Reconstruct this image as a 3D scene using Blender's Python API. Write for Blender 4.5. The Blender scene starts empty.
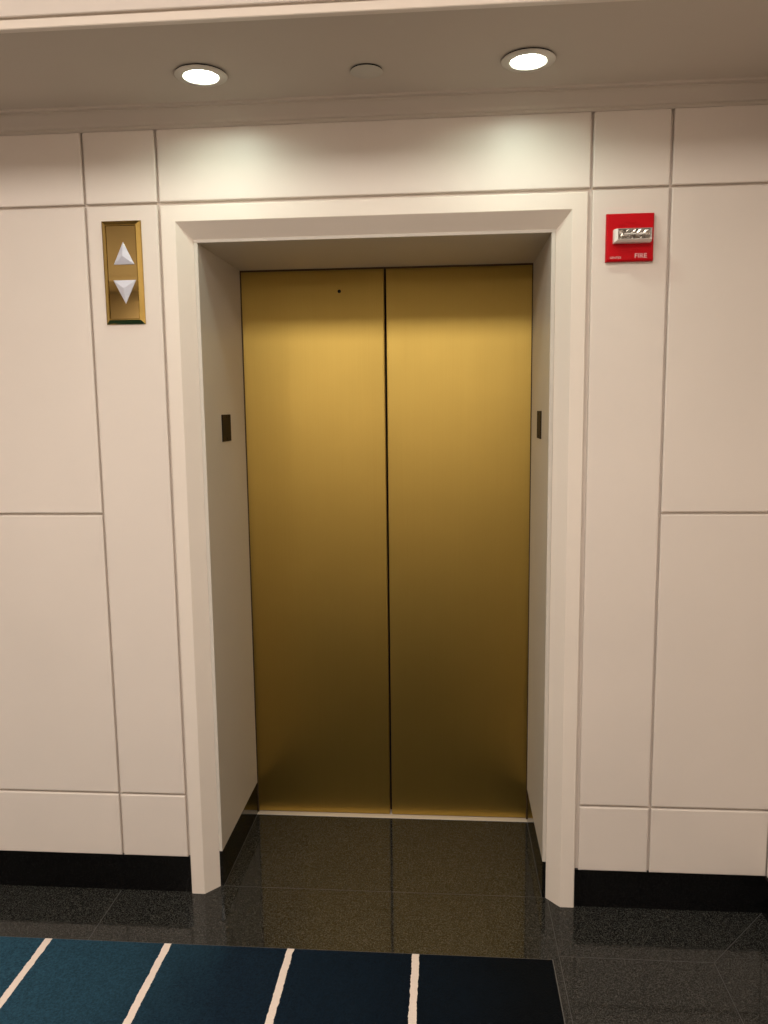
import bpy, bmesh, math, random
from mathutils import Vector, Matrix
random.seed(4)
S = bpy.context.scene
C = S.collection

# ------------------------------------------------------------------ camera
YAW, PITCH, ROLL, FPX = -0.0799, -0.1303, -0.0122, 790.65
cy_, sy_ = math.cos(YAW), math.sin(YAW); cp_, sp_ = math.cos(PITCH), math.sin(PITCH)
fwd = Vector((sy_*cp_, cy_*cp_, sp_)); rt = Vector((cy_, -sy_, 0)); up = rt.cross(fwd)
rt2 = math.cos(ROLL)*rt + math.sin(ROLL)*up
up2 = -math.sin(ROLL)*rt + math.cos(ROLL)*up
cam = bpy.data.objects.new('camera', bpy.data.cameras.new('camera')); C.objects.link(cam)
m3 = Matrix((rt2, up2, -fwd)).transposed()
cam.matrix_world = Matrix.Translation((0.1258, -2.4425, 1.6297)) @ m3.to_4x4()
cam.data.sensor_fit = 'VERTICAL'; cam.data.sensor_height = 36
cam.data.lens = FPX*36/1024; cam.data.clip_start = 0.02
S.camera = cam

# ------------------------------------------------------------------ world, light, exposure
w = bpy.data.worlds.new('world'); S.world = w; w.use_nodes = True
w.node_tree.nodes['Background'].inputs[0].default_value = (0.9, 0.8, 0.7, 1)
w.node_tree.nodes['Background'].inputs[1].default_value = 0.0
S.view_settings.view_transform = 'Standard'; S.view_settings.look = 'None'
S.view_settings.gamma = 1; S.view_settings.use_curve_mapping = False
S.view_settings.exposure = 0.0

Z_SOFFIT, Z_CEIL = 2.52, 2.96
Y_BACK = -3.53                     # wall facing the elevator
X_L, X_R = -3.4, 1.141
WARM = (1.0, 0.925, 0.86)
COOL = (0.84, 1.0, 0.88)
SOFFIT_W, CEIL_W, FACING_W = 2.1, 63.0, 16.0
CEIL_PANEL = (-2.4, 0.80, -2.25, -1.5)      # luminous panel of the raised ceiling: x0, x1, y0, y1
SOFFIT_SPOTS = [(-0.526, -0.243), (0.338, -0.243)]

def area_disc(name, loc, size, watts, col, spread=180):
    l = bpy.data.lights.new(name, 'AREA'); l.shape = 'DISK'; l.size = size
    l.energy = watts; l.color = col; l.spread = math.radians(spread)
    o = bpy.data.objects.new(name, l); C.objects.link(o); o.location = loc
    return o

# ------------------------------------------------------------------ materials
def mat(name, col, rough=0.5, metal=0.0, spec=0.5, **kw):
    m = bpy.data.materials.new(name); m.use_nodes = True
    b = m.node_tree.nodes['Principled BSDF']
    b.inputs['Base Color'].default_value = (*col, 1)
    b.inputs['Roughness'].default_value = rough
    b.inputs['Metallic'].default_value = metal
    b.inputs['Specular IOR Level'].default_value = spec
    for k, v in kw.items(): b.inputs[k].default_value = v
    return m
def nodes(m): return m.node_tree.nodes, m.node_tree.links, m.node_tree.nodes['Principled BSDF']
def coords(N, L, scale=(1, 1, 1)):
    t = N.new('ShaderNodeNewGeometry'); mp = N.new('ShaderNodeMapping')
    mp.inputs['Scale'].default_value = scale; L.new(t.outputs['Position'], mp.inputs['Vector'])
    return mp.outputs['Vector']
def noise(N, L, vec, scale, detail=3, rough=0.5):
    n = N.new('ShaderNodeTexNoise'); n.inputs['Scale'].default_value = scale
    n.inputs['Detail'].default_value = detail; n.inputs['Roughness'].default_value = rough
    L.new(vec, n.inputs['Vector']); return n.outputs['Fac']
def ramp(N, L, fac, stops):
    r = N.new('ShaderNodeValToRGB'); e = r.color_ramp.elements
    while len(e) < len(stops): e.new(0.5)
    for i, (p, c) in enumerate(stops): e[i].position = p; e[i].color = (*c, 1)
    L.new(fac, r.inputs['Fac']); return r.outputs['Color']
def bump(N, L, b, h, strength, dist):
    bp = N.new('ShaderNodeBump'); bp.inputs['Strength'].default_value = strength
    bp.inputs['Distance'].default_value = dist; L.new(h, bp.inputs['Height']); L.new(bp.outputs['Normal'], b.inputs['Normal'])

def paint(name, col, rough=0.42, var=0.03):
    m = mat(name, col, rough, spec=0.4); N, L, b = nodes(m)
    v = coords(N, L)
    a = tuple(c*(1-var) for c in col); d = tuple(min(1, c*(1+var)) for c in col)
    L.new(ramp(N, L, noise(N, L, v, 1.8, 4), [(0.3, a), (0.7, d)]), b.inputs['Base Color'])
    bump(N, L, b, noise(N, L, v, 260, 2), 0.12, 0.0006)
    return m
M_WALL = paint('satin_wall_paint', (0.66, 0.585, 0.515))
M_TRIM = paint('semi_gloss_trim_paint', (0.71, 0.63, 0.545), 0.32)
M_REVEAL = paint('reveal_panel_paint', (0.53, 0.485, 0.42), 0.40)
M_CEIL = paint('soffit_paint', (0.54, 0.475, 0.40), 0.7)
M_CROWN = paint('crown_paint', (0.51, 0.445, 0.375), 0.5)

def granite(name, dark, light, rough, amount=0.62):
    m = mat(name, dark, rough, spec=0.28); N, L, b = nodes(m)
    v = coords(N, L)
    vo = N.new('ShaderNodeTexVoronoi'); vo.inputs['Scale'].default_value = 520; L.new(v, vo.inputs['Vector'])
    sep = N.new('ShaderNodeSeparateColor'); L.new(vo.outputs['Color'], sep.inputs['Color'])
    mid = tuple((a+2*c)/3 for a, c in zip(light, dark))
    L.new(ramp(N, L, sep.outputs[0], [(0.0, tuple(c*0.5 for c in dark)), (0.45, dark), (amount+0.1, mid), (0.98, light)]), b.inputs['Base Color'])
    L.new(ramp(N, L, noise(N, L, v, 90, 3), [(0.3, (rough*0.8,)*3), (0.7, (rough*1.3,)*3)]), b.inputs['Roughness'])
    return m
M_FLOOR = granite('polished_dark_granite', (0.0085, 0.0088, 0.0078), (0.066, 0.064, 0.055), 0.055)
M_BASE = granite('black_base_granite', (0.0022, 0.0022, 0.0022), (0.010, 0.010, 0.010), 0.10)
M_GROUT = mat('grey_grout', (0.038, 0.036, 0.033), 0.7)

def gold_doors():
    m = mat('satin_brass_door', (0.60, 0.40, 0.12), 0.40, 1.0, **{'Anisotropic': 0.75, 'Anisotropic Rotation': 0.0})
    N, L, b = nodes(m)
    v = coords(N, L, (900, 900, 2.0))
    f = noise(N, L, v, 1.0, 2)
    L.new(ramp(N, L, f, [(0.3, (0.53,)*3), (0.7, (0.59,)*3)]), b.inputs['Roughness'])
    tg = N.new('ShaderNodeTangent'); tg.direction_type = 'RADIAL'; tg.axis = 'Z'; L.new(tg.outputs[0], b.inputs['Tangent'])
    v2 = coords(N, L); f2 = noise(N, L, v2, 2.2, 3)
    L.new(ramp(N, L, f2, [(0.3, (0.57, 0.405, 0.106)), (0.7, (0.61, 0.432, 0.114))]), b.inputs['Base Color'])
    return m
M_GOLD = gold_doors()
M_BRASS = mat('polished_brass', (0.46, 0.33, 0.10), 0.06, 1.0)
M_BRASS2 = mat('satin_brass_plate', (0.52, 0.38, 0.15), 0.045, 1.0)
M_SILL = mat('worn_metal_sill', (0.50, 0.44, 0.36), 0.5)
M_DARK = mat('dark_void', (0.004, 0.004, 0.004), 0.9)
M_BRONZE = mat('dark_bronze', (0.020, 0.012, 0.006), 0.6, 0.0, spec=0.12)
M_STRIP = mat('bronze_strip_and_head_shade', (0.075, 0.045, 0.018), 0.5, 0.2, spec=0.2)
M_BTN = mat('frosted_white_button', (0.56, 0.56, 0.63), 0.3)
M_RED = mat('fire_red_plastic', (0.46, 0.0005, 0.005), 0.45, spec=0.12)
M_WHITEPL = mat('white_plastic', (0.82, 0.76, 0.70), 0.35)
M_CHROME = mat('strobe_reflector_chrome', (0.55, 0.52, 0.48), 0.10, 1.0)
M_TEXT = mat('white_lettering', (0.72, 0.50, 0.47), 0.5)
M_RING = mat('satin_metal_ring', (0.60, 0.56, 0.49), 0.4, 0.2)
M_CAP = mat('grey_cap_paint', (0.53, 0.49, 0.42), 0.6)
M_GLASS = mat('clear_lens', (1, 1, 1), 0.03, 0.0, **{'Transmission Weight': 1.0, 'IOR': 1.3})
def emis(name, col, s):
    m = mat(name, (0.8, 0.8, 0.8), 0.4); N, L, b = nodes(m)
    b.inputs['Emission Color'].default_value = (*col, 1); b.inputs['Emission Strength'].default_value = s
    return m
M_LENS = emis('lit_diffuser', (0.95, 1.0, 0.90), 6.0)
M_LENS2 = emis('lit_warm_diffuser', (1.0, 0.86, 0.74), 2.0)

def rug_mat():
    m = mat('striped_rug_pile', (0.02, 0.05, 0.07), 0.95, spec=0.1); N, L, b = nodes(m)
    g = N.new('ShaderNodeNewGeometry'); sp = N.new('ShaderNodeSeparateXYZ'); L.new(g.outputs['Position'], sp.inputs[0])
    v = coords(N, L)
    def M(op, a, c=None):
        n = N.new('ShaderNodeMath'); n.operation = op
        for i, q in enumerate((a, c)):
            if q is None: continue
            if isinstance(q, (int, float)): n.inputs[i].default_value = q
            else: L.new(q, n.inputs[i])
        return n.outputs[0]
    wob = M('MULTIPLY', M('SUBTRACT', noise(N, L, v, 55, 2), 0.5), 0.008)
    x = M('ADD', sp.outputs['X'], wob)
    # dyed colour runs from teal through navy to near black across the design
    px = M('DIVIDE', M('ADD', M('ADD', sp.outputs['X'], 1.5), M('MULTIPLY', M('SUBTRACT', noise(N, L, v, 4, 3), 0.5), 0.25)), 2.0)
    base = ramp(N, L, px, [(0.0, (0.020, 0.062, 0.095)), (0.33, (0.013, 0.040, 0.062)), (0.50, (0.0045, 0.013, 0.024)), (0.72, (0.0018, 0.006, 0.012)), (0.93, (0.0010, 0.002, 0.003))])
    tuft = noise(N, L, v, 160, 3, 0.7)
    mul = N.new('ShaderNodeMix'); mul.data_type = 'RGBA'; mul.blend_type = 'MULTIPLY'; mul.inputs[0].default_value = 1
    L.new(base, mul.inputs[6]); L.new(ramp(N, L, tuft, [(0.3, (0.55,)*3), (0.7, (1.5,)*3)]), mul.inputs[7])
    # white stripes every 0.380 m
    ph = M('SUBTRACT', M('FLOORED_MODULO', M('SUBTRACT', x, 0.031-0.19), 0.380), 0.19)
    on = M('LESS_THAN', M('ABSOLUTE', ph), 0.0108)
    notlast = M('LESS_THAN', x, 0.2)
    on = M('MULTIPLY', on, notlast)
    mix = N.new('ShaderNodeMix'); mix.data_type = 'RGBA'
    L.new(on, mix.inputs[0]); L.new(mul.outputs[2], mix.inputs[6]); mix.inputs[7].default_value = (0.72, 0.61, 0.53, 1)
    L.new(mix.outputs[2], b.inputs['Base Color'])
    bump(N, L, b, tuft, 0.8, 0.004)
    return m
M_RUG = rug_mat()
M_BIND = mat('rug_binding_tape', (0.10, 0.095, 0.085), 0.8)

# ------------------------------------------------------------------ mesh helpers
def link(name, bm, material, parent=None, smooth=False):
    bmesh.ops.recalc_face_normals(bm, faces=bm.faces)
    me = bpy.data.meshes.new(name); bm.to_mesh(me); bm.free()
    for m in (material if isinstance(material, (list, tuple)) else [material]): me.materials.append(m)
    if smooth:
        for p in me.polygons: p.use_smooth = True
    o = bpy.data.objects.new(name, me); C.objects.link(o)
    if parent: o.parent = parent
    return o
def box(bm, x0, x1, y0, y1, z0, z1, bev=0.0, seg=2, faces='all', mi=0):
    r = bmesh.ops.create_cube(bm, size=1)
    vs = r['verts']
    for v in vs:
        v.co = Vector((x0 + (v.co.x+.5)*(x1-x0), y0 + (v.co.y+.5)*(y1-y0), z0 + (v.co.z+.5)*(z1-z0)))
    fs = set(f for v in vs for f in v.link_faces)
    for f in fs: f.material_index = mi
    if bev:
        es = set(e for v in vs for e in v.link_edges)
        if faces == 'front': es = [e for e in es if all(abs(v.co.y-y0) < 1e-6 for v in e.verts)]
        elif faces == 'top': es = [e for e in es if all(abs(v.co.z-z1) < 1e-6 for v in e.verts)]
        bmesh.ops.bevel(bm, geom=list(es), offset=bev, segments=seg, profile=0.5, affect='EDGES', clamp_overlap=True)
def prism(bm, pts, a0, a1, axis):
    """pts: 2D outline in the two other axes (cyclic order), extruded along axis."""
    def mk(p, a):
        return {'x': (a, p[0], p[1]), 'y': (p[0], a, p[1]), 'z': (p[0], p[1], a)}[axis]
    A = [bm.verts.new(mk(p, a0)) for p in pts]; B = [bm.verts.new(mk(p, a1)) for p in pts]
    bm.faces.new(A); bm.faces.new(B[::-1])
    for i in range(len(pts)):
        j = (i+1) % len(pts); bm.faces.new((A[i], A[j], B[j], B[i]))
def lathe(bm, prof, c, seg=64, mi=0, closed=False):
    """prof: (radius, z) pairs about the vertical axis through c."""
    rings = []
    for r, z in prof:
        if r < 1e-6: rings.append([bm.verts.new((c[0], c[1], c[2]+z))])
        else: rings.append([bm.verts.new((c[0]+r*math.cos(2*math.pi*k/seg), c[1]+r*math.sin(2*math.pi*k/seg), c[2]+z)) for k in range(seg)])
    for i in range(len(rings)-1 + (1 if closed else 0)):
        a, b = rings[i], rings[(i+1) % len(rings)]
        for k in range(seg):
            l = (k+1) % seg
            if len(a) == 1 and len(b) == 1: continue
            f = (a[0], b[k], b[l]) if len(a) == 1 else (a[k], a[l], b[0]) if len(b) == 1 else (a[k], a[l], b[l], b[k])
            bm.faces.new(f).material_index = mi
def rect_rings(bm, x0, x1, z0, z1, prof):
    """nested rectangles on a wall facing -y: prof = (inset, y)."""
    rings = []
    for ins, y in prof:
        rings.append([bm.verts.new(p) for p in ((x0+ins, y, z0+ins), (x1-ins, y, z0+ins), (x1-ins, y, z1-ins), (x0+ins, y, z1-ins))])
    for a, b in zip(rings, rings[1:]):
        for k in range(4): bm.faces.new((a[k], a[(k+1) % 4], b[(k+1) % 4], b[k]))
    bm.faces.new(rings[0]); bm.faces.new(rings[-1])
def structure(o, label=None):
    o['kind'] = 'structure'
    if label: o['label'] = label
    return o
def tag(o, label, cat, group=None):
    o['label'] = label; o['category'] = cat
    if group: o['group'] = group
    return o
def empty(name, loc):
    o = bpy.data.objects.new(name, None); C.objects.link(o); o.location = loc; o.empty_display_size = 0.05
    return o
def shade_auto(o, ang=35):
    me = o.data
    for p in me.polygons: p.use_smooth = True
    bm = bmesh.new(); bm.from_mesh(me)
    for e in bm.edges:
        if len(e.link_faces) == 2 and e.calc_face_angle(0) > math.radians(ang): e.smooth = False
    bm.to_mesh(me); bm.free()
def adopt(child, parent):
    child.parent = parent; child.matrix_parent_inverse = Matrix.Translation(-parent.location)
def text_mesh(name, s, size, loc, material, parent, extrude=0.0004, sx=1.0):
    cu = bpy.data.curves.new(name, 'FONT'); cu.body = s; cu.size = size; cu.extrude = extrude
    t = bpy.data.objects.new(name+'_tmp', cu); C.objects.link(t)
    bpy.context.view_layer.update()
    me = bpy.data.meshes.new_from_object(t.evaluated_get(bpy.context.evaluated_depsgraph_get()))
    bpy.data.objects.remove(t)
    mt = Matrix.Translation(loc) @ Matrix.Rotation(math.pi/2, 4, 'X') @ Matrix.Diagonal((sx, 1, 1, 1))
    me.transform(mt); me.materials.clear(); me.materials.append(material)
    o = bpy.data.objects.new(name, me); C.objects.link(o); adopt(o, parent)
    return o

# ------------------------------------------------------------------ layout numbers (metres)
XC = -0.1015
XA, XB, XCc, XD = -0.9766, -0.7470, 0.5474, 0.7728
H1, H2, H3, HB, HC = 2.2556, 1.3028, 0.3522, 0.130, 2.467
XO, XI, ZO, ZI, YI = 0.5945, 0.5530, 2.1997, 2.1521, 0.045
RV, ZR = 0.5415, 2.1450                  # reveal half width and height
YD = 0.556                               # face of the doors
G = 0.0070                               # half groove

# ------------------------------------------------------------------ floor
bm = bmesh.new()
box(bm, X_L-0.1, X_R+0.1, Y_BACK-0.1, YD+0.3, -0.10, 0.0)
gw, gz = 0.0012, 0.0003
def joint(x0, y0, x1, y1):
    d = Vector((x1-x0, y1-y0, 0)); n = Vector((-d.y, d.x, 0)).normalized()*gw
    ps = [Vector((x0, y0, gz))+n, Vector((x0, y0, gz))-n, Vector((x1, y1, gz))-n, Vector((x1, y1, gz))+n]
    f = bm.faces.new([bm.verts.new(p) for p in ps]); f.material_index = 1
joint(XC-XI, 0.047, XC+XI, 0.047)
joint(XC-RV, 0.047, XC-RV, 0.53); joint(XC+RV, 0.047, XC+RV, 0.53)
BW = 0.240
joint(0.458, 0.047, 0.458, Y_BACK+BW); joint(0.458, -BW, 0.913, -BW)
joint(0.908, -BW, 0.908, Y_BACK+BW); joint(X_R-0.005, 0.005, 0.908, -BW)
joint(0.458, -1.15, X_R, -1.15); joint(0.458, -2.05, X_R, -2.05); joint(0.458, -2.95, X_R, -2.95)
for x in (-0.99, -1.90, -2.81): joint(x, 0.0, x, -0.262)
joint(X_L, Y_BACK+BW, X_R, Y_BACK+BW)
fl = structure(link('floor', bm, [M_FLOOR, M_GROUT]), 'polished dark speckled granite floor with thin pale joints')

# ------------------------------------------------------------------ elevator wall
bm = bmesh.new()
YB = 0.014                                # bottom of the grooves
yb2 = YD+0.25
box(bm, X_L-0.1, XC-0.62, YB, YI+0.012, 0.0, 3.06); box(bm, X_L-0.1, XC-XI, YI+0.012, yb2, 0.0, 3.06)
box(bm, XC+0.62, X_R+0.1, YB, YI+0.012, 0.0, 3.06); box(bm, XC+XI, X_R+0.1, YI+0.012, yb2, 0.0, 3.06)
def panel(x0, x1, z0, z1): box(bm, x0+G-0.0035, x1-G+0.0035, 0.0, YB+0.004, z0+G-0.0035, z1-G+0.0035, 0.0042, 3, 'front')
XF = -1.95                                # next vertical groove further left
for z0, z1 in ((HB-0.003, H3), (H3, H2), (H2, H1), (H1, Z_SOFFIT)):
    panel(XF, XA, z0, z1); panel(XD, X_R+0.004, z0, z1); panel(X_L, XF, z0, z1)
for z0, z1 in ((HB-0.003, H3), (H3, H1), (H1, Z_SOFFIT)):
    panel(XA, XB, z0, z1); panel(XCc, XD, z0, z1)
panel(XB, XCc, H1, Z_SOFFIT)
wb = structure(link('wall_back', bm, M_WALL), 'cream panelled elevator wall scored with thin grooves')
bm = bmesh.new()
box(bm, XC-0.62, XC+0.62, YB, YI+0.012, ZO+0.02, 3.06); box(bm, XC-XI, XC+XI, YI+0.012, yb2, ZI+0.002, 3.06)
o = link('wall_lintel', bm, M_WALL); adopt(o, wb)

# casing: flat band and a bevel running back into the recess, mitred at the top corners
bm = bmesh.new()
yf = -0.002
def casing_ring(lst):
    rows = []
    for hx, z, y in lst:
        rows.append([bm.verts.new((XC-hx, y, 0.0)), bm.verts.new((XC-hx, y, z)), bm.verts.new((XC+hx, y, z)), bm.verts.new((XC+hx, y, 0.0))])
    for a, b in zip(rows, rows[1:]):
        for k in range(3): bm.faces.new((a[k], a[k+1], b[k+1], b[k]))
    return rows
hB = (XCc-XB)/2
casing_ring([(hB-G, H1-G, YB+0.004), (hB-G, H1-G, yf+0.003), (hB-G-0.001, H1-G-0.001, yf+0.001), (hB-G-0.003, H1-G-0.003, yf),
             (XO+0.0015, ZO+0.0015, yf), (XO, ZO, yf+0.0008), (XI+0.001, ZI+0.001, YI), (XI, ZI, YI+0.002), (XI, ZI, YI+0.012), (hB-G-0.02, H1-G-0.02, YI+0.012), (hB-G, H1-G, YB+0.004)])
structure(link('trim_1', bm, M_TRIM), 'cream bevelled casing around the elevator doorway')

# reveal panels with a slim proud front edge
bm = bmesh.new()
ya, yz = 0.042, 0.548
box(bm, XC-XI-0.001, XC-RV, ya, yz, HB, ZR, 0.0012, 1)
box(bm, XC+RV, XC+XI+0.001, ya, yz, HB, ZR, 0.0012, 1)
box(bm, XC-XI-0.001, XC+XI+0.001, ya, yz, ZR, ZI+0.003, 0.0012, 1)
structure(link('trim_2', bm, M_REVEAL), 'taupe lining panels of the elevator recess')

# black granite bases
def base(name, x0, x1, y0, y1, lab):
    b_ = bmesh.new(); box(b_, x0, x1, y0, y1, 0.0, HB-0.0005, 0.001, 1)
    structure(link(name, b_, M_BASE), lab)
base('baseboard_back_left', X_L, XB+G+0.001, 0.006, 0.02, 'black granite baseboard left of the elevator')
base('baseboard_back_right', XCc-G-0.001, X_R, 0.006, 0.02, 'black granite baseboard right of the elevator')
base('baseboard_recess_left', XC-XI-0.006, XC-RV-0.0010, YI+0.001, 0.552, 'black granite baseboard on the left side of the recess')
base('baseboard_recess_right', XC+RV+0.0010, XC+XI+0.006, YI+0.001, 0.552, 'black granite baseboard on the right side of the recess')
base('baseboard_right', X_R-0.004, X_R+0.02, Y_BACK, 0.006, 'black granite baseboard of the right wall')
base('baseboard_left', X_L-0.02, X_L+0.004, Y_BACK, 0.006, 'black granite baseboard of the left wall')
base('baseboard_front', X_L, X_R, Y_BACK-0.02, Y_BACK+0.004, 'black granite baseboard of the facing wall')

# ------------------------------------------------------------------ other walls
def wall_box(name, *a, m=M_WALL, lab=None):
    b_ = bmesh.new(); box(b_, *a); return structure(link(name, b_, m), lab)
M_OPP = paint('facing_wall_paint', (0.50, 0.43, 0.36))
bm = bmesh.new()
box(bm, X_R+0.012, X_R+0.12, Y_BACK, 0.0, 0.0, 3.06)
ys = [Y_BACK, -2.4, -1.2, -0.001]
for a, b_ in zip(ys, ys[1:]):
    for z0, z1 in ((HB, H3), (H3, H2), (H2, H1), (H1, Z_SOFFIT)):
        box(bm, X_R, X_R+0.014, a+0.003, b_-0.003, z0+0.003, z1-0.003, 0.003, 2)
structure(link('wall_right', bm, M_WALL), 'cream panelled side wall at the right edge')
wall_box('wall_left', X_L-0.12, X_L, Y_BACK, 0.01, 0.0, 3.06, lab='cream side wall at the far left')
wall_box('wall_front', X_L-0.1, X_R+0.1, Y_BACK-0.12, Y_BACK, 0.0, 3.06, m=M_OPP, lab='wall facing the elevator')
wall_box('ceiling', X_L-0.1, X_R+0.1, Y_BACK-0.1, 0.0, Z_CEIL, Z_CEIL+0.1, m=paint('ceiling_paint', (0.72, 0.65, 0.57), 0.7), lab='raised lobby ceiling')

# soffit with real openings for the two downlights and the cover cap
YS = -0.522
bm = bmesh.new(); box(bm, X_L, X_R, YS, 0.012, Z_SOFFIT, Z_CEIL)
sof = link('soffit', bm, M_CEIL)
bm = bmesh.new()
for (x, y), r in list(zip(SOFFIT_SPOTS, (0.062, 0.062))):
    bmesh.ops.create_cone(bm, cap_ends=True, segments=64, radius1=r, radius2=r, depth=0.24, matrix=Matrix.Translation((x, y, Z_SOFFIT)))
cut = link('cut', bm, M_CEIL)
md = sof.modifiers.new('b', 'BOOLEAN'); md.object = cut; md.operation = 'DIFFERENCE'; md.solver = 'EXACT'
bpy.context.view_layer.update()
me = bpy.data.meshes.new_from_object(sof.evaluated_get(bpy.context.evaluated_depsgraph_get()))
sof.modifiers.clear(); sof.data = me; bpy.data.objects.remove(cut)
sof.name = 'ceiling_soffit'; structure(sof, 'dropped taupe soffit running above the elevator wall')

# crown along the elevator wall (stepped profile) and mouldings on the soffit edge
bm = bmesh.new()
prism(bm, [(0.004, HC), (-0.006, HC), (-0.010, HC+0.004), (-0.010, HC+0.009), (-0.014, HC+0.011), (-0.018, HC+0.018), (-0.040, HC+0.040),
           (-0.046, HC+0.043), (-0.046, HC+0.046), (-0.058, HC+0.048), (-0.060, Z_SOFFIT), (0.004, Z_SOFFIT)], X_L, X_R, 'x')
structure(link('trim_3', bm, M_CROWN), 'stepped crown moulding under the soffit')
bm = bmesh.new()
prism(bm, [(YS+0.004, 2.5195), (YS-0.012, 2.5195), (YS-0.014, 2.5215), (YS-0.010, 2.541), (YS+0.004, 2.541)], X_L, X_R, 'x')
structure(link('trim_4', bm, M_TRIM), 'bright cream bead along the front edge of the soffit')
bm = bmesh.new()
pts = [(YS+0.004, 2.549), (YS-0.008, 2.549)]
for k in range(9):
    t = k/8; pts.append((YS-0.010-0.11*t**1.15, 2.551+(Z_CEIL-2.551)*t))
pts.append((YS+0.004, Z_CEIL))
prism(bm, pts, X_L, X_R, 'x')
structure(link('trim_5', bm, M_WALL), 'leaning cream fascia above the soffit bead')
# the facing side of the lobby has the same soffit
yo = Y_BACK - YS
wall_box('ceiling_soffit_facing', X_L, X_R, Y_BACK, yo, Z_SOFFIT, Z_CEIL, m=M_CEIL, lab='soffit along the facing wall')
bm = bmesh.new(); prism(bm, [(yo-0.004, 2.5195), (yo+0.014, 2.5195), (yo+0.012, 2.541), (yo-0.004, 2.541)], X_L, X_R, 'x')
structure(link('trim_6', bm, M_TRIM), 'bead along the front edge of the facing soffit')
bm = bmesh.new(); prism(bm, [(yo+(YS-p[0]), p[1]) for p in pts], X_L, X_R, 'x')
structure(link('trim_7', bm, M_WALL), 'leaning fascia above the facing soffit bead')

# ------------------------------------------------------------------ elevator doors
dr = structure(empty('door_1', (XC, YD, 0)), 'closed satin gold two-leaf elevator door set back in a cream frame')
dr['category'] = 'elevator door'
bm = bmesh.new(); box(bm, XC-0.62, XC-0.1045+0.1005, YD, YD+0.035, 0.004, 2.155, 0.0045, 3)
lf = link('door_panel', bm, M_GOLD); adopt(lf, dr); shade_auto(lf)
bm = bmesh.new(); box(bm, XC+0.0045, XC+0.62, YD, YD+0.035, 0.004, 2.155, 0.0045, 3)
rg = link('door_panel', bm, M_GOLD); adopt(rg, dr); shade_auto(rg)
bm = bmesh.new()
box(bm, XC-0.56, XC+0.56, 0.5495, 0.5545, 2.1395, 2.165, 0.001, 1)  # top bar: dark colour stands in for the door track shadow
box(bm, XC-0.56, XC-RV+0.003, 0.5495, 0.5545, 0.003, 2.1395); box(bm, XC+RV-0.003, XC+0.56, 0.5495, 0.5545, 0.003, 2.1395)
o = link('door_strip_and_head_shade', bm, M_STRIP); adopt(o, dr); o['label'] = 'thin dark bronze strips beside the doors, with a top bar coloured as head gap shade'
# small key hole in the left leaf
bm = bmesh.new()
hx, hz = -0.271, 2.063
seg = 24
for (r0, ya_, r1, yb_) in ((0.0065, YD-0.0006, 0.0055, YD-0.0012), (0.0055, YD-0.0012, 0.0048, YD-0.0004)):
    for k in range(seg):
        a, b_ = 2*math.pi*k/seg, 2*math.pi*(k+1)/seg
        bm.faces.new([bm.verts.new(p) for p in ((hx+r0*math.cos(a), ya_, hz+r0*math.sin(a)), (hx+r0*math.cos(b_), ya_, hz+r0*math.sin(b_)),
                                                 (hx+r1*math.cos(b_), yb_, hz+r1*math.sin(b_)), (hx+r1*math.cos(a), yb_, hz+r1*math.sin(a)))])
bm.faces.new([bm.verts.new((hx+0.0048*math.cos(2*math.pi*k/seg), YD-0.0004, hz+0.0048*math.sin(2*math.pi*k/seg))) for k in range(seg)])
bmesh.ops.remove_doubles(bm, verts=bm.verts, dist=1e-5)
kh = link('keyhole', bm, M_DARK); kh.parent = lf
bm = bmesh.new(); box(bm, XC-0.6, XC+0.6, YD+0.045, YD+0.05, 0, 2.155)  # black sheet colours in the shade seen through the gap between the leaves
o = link('seam_shade', bm, M_DARK); adopt(o, dr); o['label'] = 'black sheet behind the gold leaves standing for the shade in their seam'
bm = bmesh.new()
box(bm, XC-XI-0.004, XC+XI+0.004, 0.533, YD+0.045, -0.01, 0.0022, 0.0008, 1)
o = link('threshold', bm, M_SILL); adopt(o, dr); o['label'] = 'pale metal sill strip at the foot of the doors'

# ------------------------------------------------------------------ rug
RX, RY = 0.4375, -0.263
rug = empty('rug', (-1.2, -1.7, 0))
tag(rug, 'teal to black rug with thin cream stripes lying on the granite floor', 'rug')
bm = bmesh.new(); box(bm, -3.1, RX-0.003, Y_BACK+0.27, RY-0.003, 0.0004, 0.009, 0.003, 3, 'top')
o = link('pile', bm, M_RUG); adopt(o, rug)
bm = bmesh.new()
for a in ((-3.103, RX, RY-0.0035, RY), (RX-0.0035, RX, Y_BACK+0.267, RY-0.0035), (-3.103, RX, Y_BACK+0.267, Y_BACK+0.2705), (-3.103, -3.0995, Y_BACK+0.2705, RY-0.0035)):
    box(bm, *a, 0.0004, 0.0065, 0.0008, 1)
o = link('binding', bm, M_BIND); adopt(o, rug); o['label'] = 'grey-brown edging tape'

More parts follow.
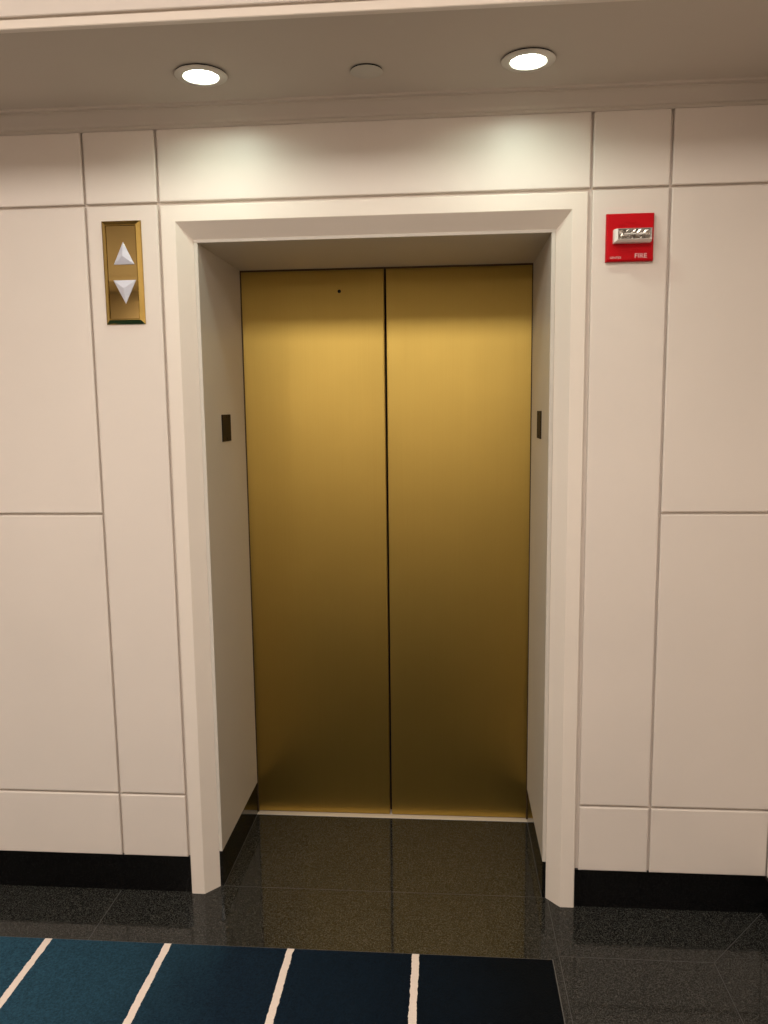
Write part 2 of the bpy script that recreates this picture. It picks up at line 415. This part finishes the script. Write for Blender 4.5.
# ------------------------------------------------------------------ call button panel
px0, px1, pz0, pz1 = -0.926, -0.803, 1.898, 2.207
cb = empty('call_button_panel', ((px0+px1)/2, 0, pz0))
tag(cb, 'polished brass elevator call button plate with white up and down arrows on the left wall', 'call button')
bm = bmesh.new()
rect_rings(bm, px0, px1, pz0, pz1, [(0, 0.0), (0, -0.004), (0.0025, -0.0055), (0.0125, -0.0125), (0.0145, -0.0125), (0.0155, -0.0095)])
o = link('backplate', bm, M_BRASS); adopt(o, cb)
bm = bmesh.new(); box(bm, px0+0.0158, px1-0.0158, -0.0108, -0.009, pz0+0.0158, pz1-0.0158, 0.0006, 1)
o = link('faceplate', bm, M_BRASS2); adopt(o, cb)
def arrow(cx, cz, w_, h_, up_):
    s = 1 if up_ else -1
    b_ = bmesh.new(); y0 = -0.0109
    tri = [(-w_/2, -h_/2*s), (w_/2, -h_/2*s), (0, h_/2*s)]
    rim = [b_.verts.new((cx+x*1.0, y0, cz+z)) for x, z in tri]
    gx, gz_ = 0, -h_/6*s
    mid = [b_.verts.new((cx+x*0.95, y0-0.0022, cz+gz_+(z-gz_)*0.95)) for x, z in tri]
    ap = b_.verts.new((cx, y0-0.0125, cz+gz_+h_*0.02*s))
    for k in range(3):
        l = (k+1) % 3
        b_.faces.new((rim[k], rim[l], mid[l], mid[k])); b_.faces.new((mid[k], mid[l], ap))
    b_.faces.new(rim)
    return b_
o = link('up_button', arrow(-0.8585, 2.110, 0.066, 0.068, True), M_BTN); adopt(o, cb); o['label'] = 'white pyramid arrow pointing up'
o = link('down_button', arrow(-0.8590, 1.994, 0.072, 0.072, False), M_BTN); adopt(o, cb); o['label'] = 'white pyramid arrow pointing down'

# ------------------------------------------------------------------ fire alarm
fx0, fx1, fz0, fz1 = 0.590, 0.7255, 2.046, 2.181
fa = empty('fire_alarm', ((fx0+fx1)/2, 0, fz0))
tag(fa, 'square red wall-mounted fire alarm horn with clear strobe and white lettering', 'fire alarm')
bm = bmesh.new()
rect_rings(bm, fx0, fx1, fz0, fz1, [(0, 0.0), (0, -0.010), (0.0008, -0.014), (0.0035, -0.0165), (0.005, -0.017)])
o = link('faceplate', bm, M_RED); adopt(o, fa)
# sound holes: little raised pips in rows above and below the strobe
for rows in (((2.1545, 9), (2.1495, 11), (2.1445, 13)), ((2.0805, 11), (2.0755, 9))):
    bm = bmesh.new()
    for zz, n in rows:
        for k in range(n):
            x = 0.655 + (k-(n-1)/2)*0.0052
            box(bm, x-0.0011, x+0.0011, -0.0186, -0.0165, zz-0.0011, zz+0.0011)
    o = link('sound_grille', bm, M_RED); adopt(o, fa)
st = empty('strobe', (0.659, -0.017, 2.115)); adopt(st, fa); st.matrix_parent_inverse = Matrix(); st.location = Vector((0.659, -0.017, 2.115))-fa.location
def sub(o):
    o.parent = st; o.matrix_parent_inverse = Matrix.Translation(-Vector((0.659, -0.017, 2.115)))
sx0, sx1, sz0, sz1 = 0.608, 0.7125, 2.0955, 2.1325
yb_, yf_ = -0.0165, -0.050
bm = bmesh.new()
def ring(x0, x1, z0, z1, y): return [bm.verts.new(p) for p in ((x0, y, z0), (x1, y, z0), (x1, y, z1), (x0, y, z1))]
R0 = ring(sx0, sx1, sz0, sz1, yb_); R1 = ring(sx0, sx1, sz0, sz1, yf_+0.012)
R2 = ring(sx0+0.007, sx1-0.001, sz0+0.0055, sz1-0.001, yf_)
R3 = ring(sx0+0.0085, sx1-0.0025, sz0+0.007, sz1-0.0025, yf_)
R4 = ring(sx0+0.011, sx1-0.005, sz0+0.009, sz1-0.0045, yf_+0.018)
for a, b2 in ((R0, R1), (R1, R2), (R2, R3), (R3, R4)):
    for k in range(4): bm.faces.new((a[k], a[(k+1) % 4], b2[(k+1) % 4], b2[k]))
bm.faces.new(R4); bm.faces.new(R0)
sub(link('housing', bm, M_WHITEPL))
bm = bmesh.new()
nx = 13
x0_, x1_, z0_, z1_ = sx0+0.0105, sx1-0.0045, sz0+0.0085, sz1-0.0040
grid = [[bm.verts.new((x0_+(x1_-x0_)*i/nx, yf_+0.010-0.007*abs(math.sin(i*1.9+j*1.3))-(0.004 if j in (0, 3) else 0), z0_+(z1_-z0_)*j/3)) for j in range(4)] for i in range(nx+1)]
for i in range(nx):
    for j in range(3): bm.faces.new((grid[i][j], grid[i+1][j], grid[i+1][j+1], grid[i][j+1]))
sub(link('reflector', bm, M_CHROME))
bm = bmesh.new()
bmesh.ops.create_cone(bm, cap_ends=True, segments=16, radius1=0.0022, radius2=0.0022, depth=x1_-x0_-0.03,
                      matrix=Matrix.Translation(((x0_+x1_)/2, yf_+0.001, (z0_+z1_)/2)) @ Matrix.Rotation(math.pi/2, 4, 'Y'))
sub(link('flash_tube', bm, M_WHITEPL))
bm = bmesh.new(); box(bm, sx0+0.008, sx1-0.002, yf_-0.004, yf_-0.0012, sz0+0.0065, sz1-0.002, 0.001, 2)
sub(link('lens', bm, M_GLASS))
o = text_mesh('lettering', 'FIRE', 0.0185, (0.6705, -0.0175, 2.0545), M_TEXT, fa, sx=1.08)
o['label'] = 'white word FIRE'
o = text_mesh('maker_mark', 'GENTEX', 0.0085, (0.6005, -0.0175, 2.0535), M_TEXT, fa, sx=1.0)
o['label'] = 'tiny white maker mark'

# ------------------------------------------------------------------ jamb plates
def jamb_plate(side, lab):
    x = XC + side*RV; y0, y1, z0, z1 = 0.232, 0.338, 1.522, 1.615
    t = empty('jamb_plate', (x, (y0+y1)/2, z0)); tag(t, lab, 'sign plate', 'plates on the elevator jambs')
    b_ = bmesh.new(); xo = x - side*0.0035
    box(b_, min(x, xo), max(x, xo), y0, y1, z0, z1, 0.0012, 2)
    o = link('plate', b_, M_BRONZE); adopt(o, t)
    for zz in (z0+0.010, z1-0.010):
        b_ = bmesh.new()
        bmesh.ops.create_cone(b_, cap_ends=True, segments=16, radius1=0.0035, radius2=0.003, depth=0.0016,
                              matrix=Matrix.Translation((xo-side*0.0006, (y0+y1)/2, zz)) @ Matrix.Rotation(-side*math.pi/2, 4, 'Y'))
        o = link('screw', b_, M_BRONZE); adopt(o, t)
jamb_plate(-1, 'small dark bronze plate on the left side of the elevator recess')
jamb_plate(1, 'small dark bronze plate on the right side of the elevator recess')

# ------------------------------------------------------------------ soffit downlights
def downlight(x, y, lab):
    t = empty('recessed_downlight', (x, y, Z_SOFFIT)); tag(t, lab, 'ceiling light', 'recessed downlights in the soffit')
    c = (x, y, Z_SOFFIT)
    b_ = bmesh.new(); lathe(b_, [(0.0490, 0.006), (0.0445, -0.004), (0.0475, -0.0080), (0.0665, -0.0075), (0.0695, -0.0055), (0.0695, -0.0040), (0.0600, -0.0035), (0.0600, 0.004)], c, closed=True)
    o = link('trim_ring', b_, M_RING); adopt(o, t); shade_auto(o)
    b_ = bmesh.new(); lathe(b_, [(0.0600, -0.0038), (0.0670, -0.0038), (0.0670, 0.0), (0.0600, 0.0)], c, closed=True)  # black ring painted as the shaded gap between trim ring and soffit
    o = link('ring_shadow_gap', b_, M_DARK); adopt(o, t)
    b_ = bmesh.new(); lathe(b_, [(0.0495, 0.004), (0.044, 0.032), (0.0445, 0.034), (0.0505, 0.006)], c, closed=True)
    o = link('reflector', b_, M_WHITEPL); adopt(o, t); shade_auto(o)
    b_ = bmesh.new(); lathe(b_, [(0.0, 0.016), (0.030, 0.0170), (0.0470, 0.020), (0.0470, 0.0225), (0.0, 0.0225)], c)
    o = link('diffuser', b_, M_LENS); adopt(o, t); shade_auto(o)
    l = area_disc('downlight_lamp', (x, y, Z_SOFFIT+0.013), 0.084, SOFFIT_W, COOL); adopt(l, t); l.matrix_parent_inverse = Matrix(); l.location = (0, 0, 0.013)
downlight(*SOFFIT_SPOTS[0], 'lit round recessed downlight in the soffit, nearer the brass call buttons')
downlight(*SOFFIT_SPOTS[1], 'lit round recessed downlight in the soffit, nearer the red fire alarm')

cx_, cyy = -0.084, -0.221
cp = empty('ceiling_cover_plate', (cx_, cyy, Z_SOFFIT)); tag(cp, 'unlit flat grey round cap on the soffit between the two downlights', 'cover plate')
bm = bmesh.new(); lathe(bm, [(0.0, -0.0060), (0.041, -0.0058), (0.0430, -0.0048), (0.0430, -0.0040), (0.0, -0.0040)], (cx_, cyy, Z_SOFFIT))
o = link('cap', bm, M_CAP); adopt(o, cp); shade_auto(o)
bm = bmesh.new(); lathe(bm, [(0.0, -0.0041), (0.041, -0.0041), (0.041, 0.0), (0.0, 0.0)], (cx_, cyy, Z_SOFFIT))  # black disc stands for the shadow gap between cap and soffit
o = link('cap_shadow_gap', bm, M_DARK); adopt(o, cp)

# ------------------------------------------------------------------ lights of the raised ceiling
x0, x1, y0, y1 = CEIL_PANEL
t = empty('ceiling_light', ((x0+x1)/2, (y0+y1)/2, Z_CEIL)); tag(t, 'long luminous light panel in the raised lobby ceiling in front of the soffit', 'ceiling light')
bm = bmesh.new()
for a in ((x0-0.03, x1+0.03, y0-0.03, y0), (x0-0.03, x1+0.03, y1, y1+0.03), (x0-0.03, x0, y0, y1), (x1, x1+0.03, y0, y1)):
    box(bm, *a, Z_CEIL-0.014, Z_CEIL, 0.002, 1)
o = link('frame', bm, M_TRIM); adopt(o, t)
bm = bmesh.new(); box(bm, x0, x1, y0, y1, Z_CEIL-0.004, Z_CEIL)
o = link('diffuser', bm, M_LENS2); adopt(o, t)
l = bpy.data.lights.new('ceiling_lamp', 'AREA'); l.shape = 'RECTANGLE'; l.size = x1-x0; l.size_y = y1-y0; l.energy = CEIL_W; l.color = WARM
o = bpy.data.objects.new('ceiling_lamp', l); C.objects.link(o); o.parent = t; o.location = (0, 0, -0.006)

# unseen downlights added under the facing soffit as fill for the lower walls
for x in (-1.8, -0.526, 0.338):
    c = (x, Y_BACK+0.243, Z_SOFFIT)
    t = empty('facing_fill_light', c); tag(t, 'unseen round fill light added under the soffit of the facing wall', 'ceiling light', 'added fill lights of the facing soffit')
    b_ = bmesh.new(); lathe(b_, [(0.0510, 0.0), (0.0505, -0.006), (0.0535, -0.0080), (0.0665, -0.0075), (0.0695, -0.0055), (0.0695, 0.0)], c, closed=True)
    o = link('trim_ring', b_, M_RING); adopt(o, t); shade_auto(o)
    b_ = bmesh.new(); lathe(b_, [(0.0, -0.003), (0.0505, -0.003), (0.0505, 0.0), (0.0, 0.0)], c)
    o = link('diffuser', b_, M_LENS2); adopt(o, t)
    l = area_disc('downlight_lamp', (0, 0, -0.0085), 0.095, FACING_W, WARM); l.parent = t
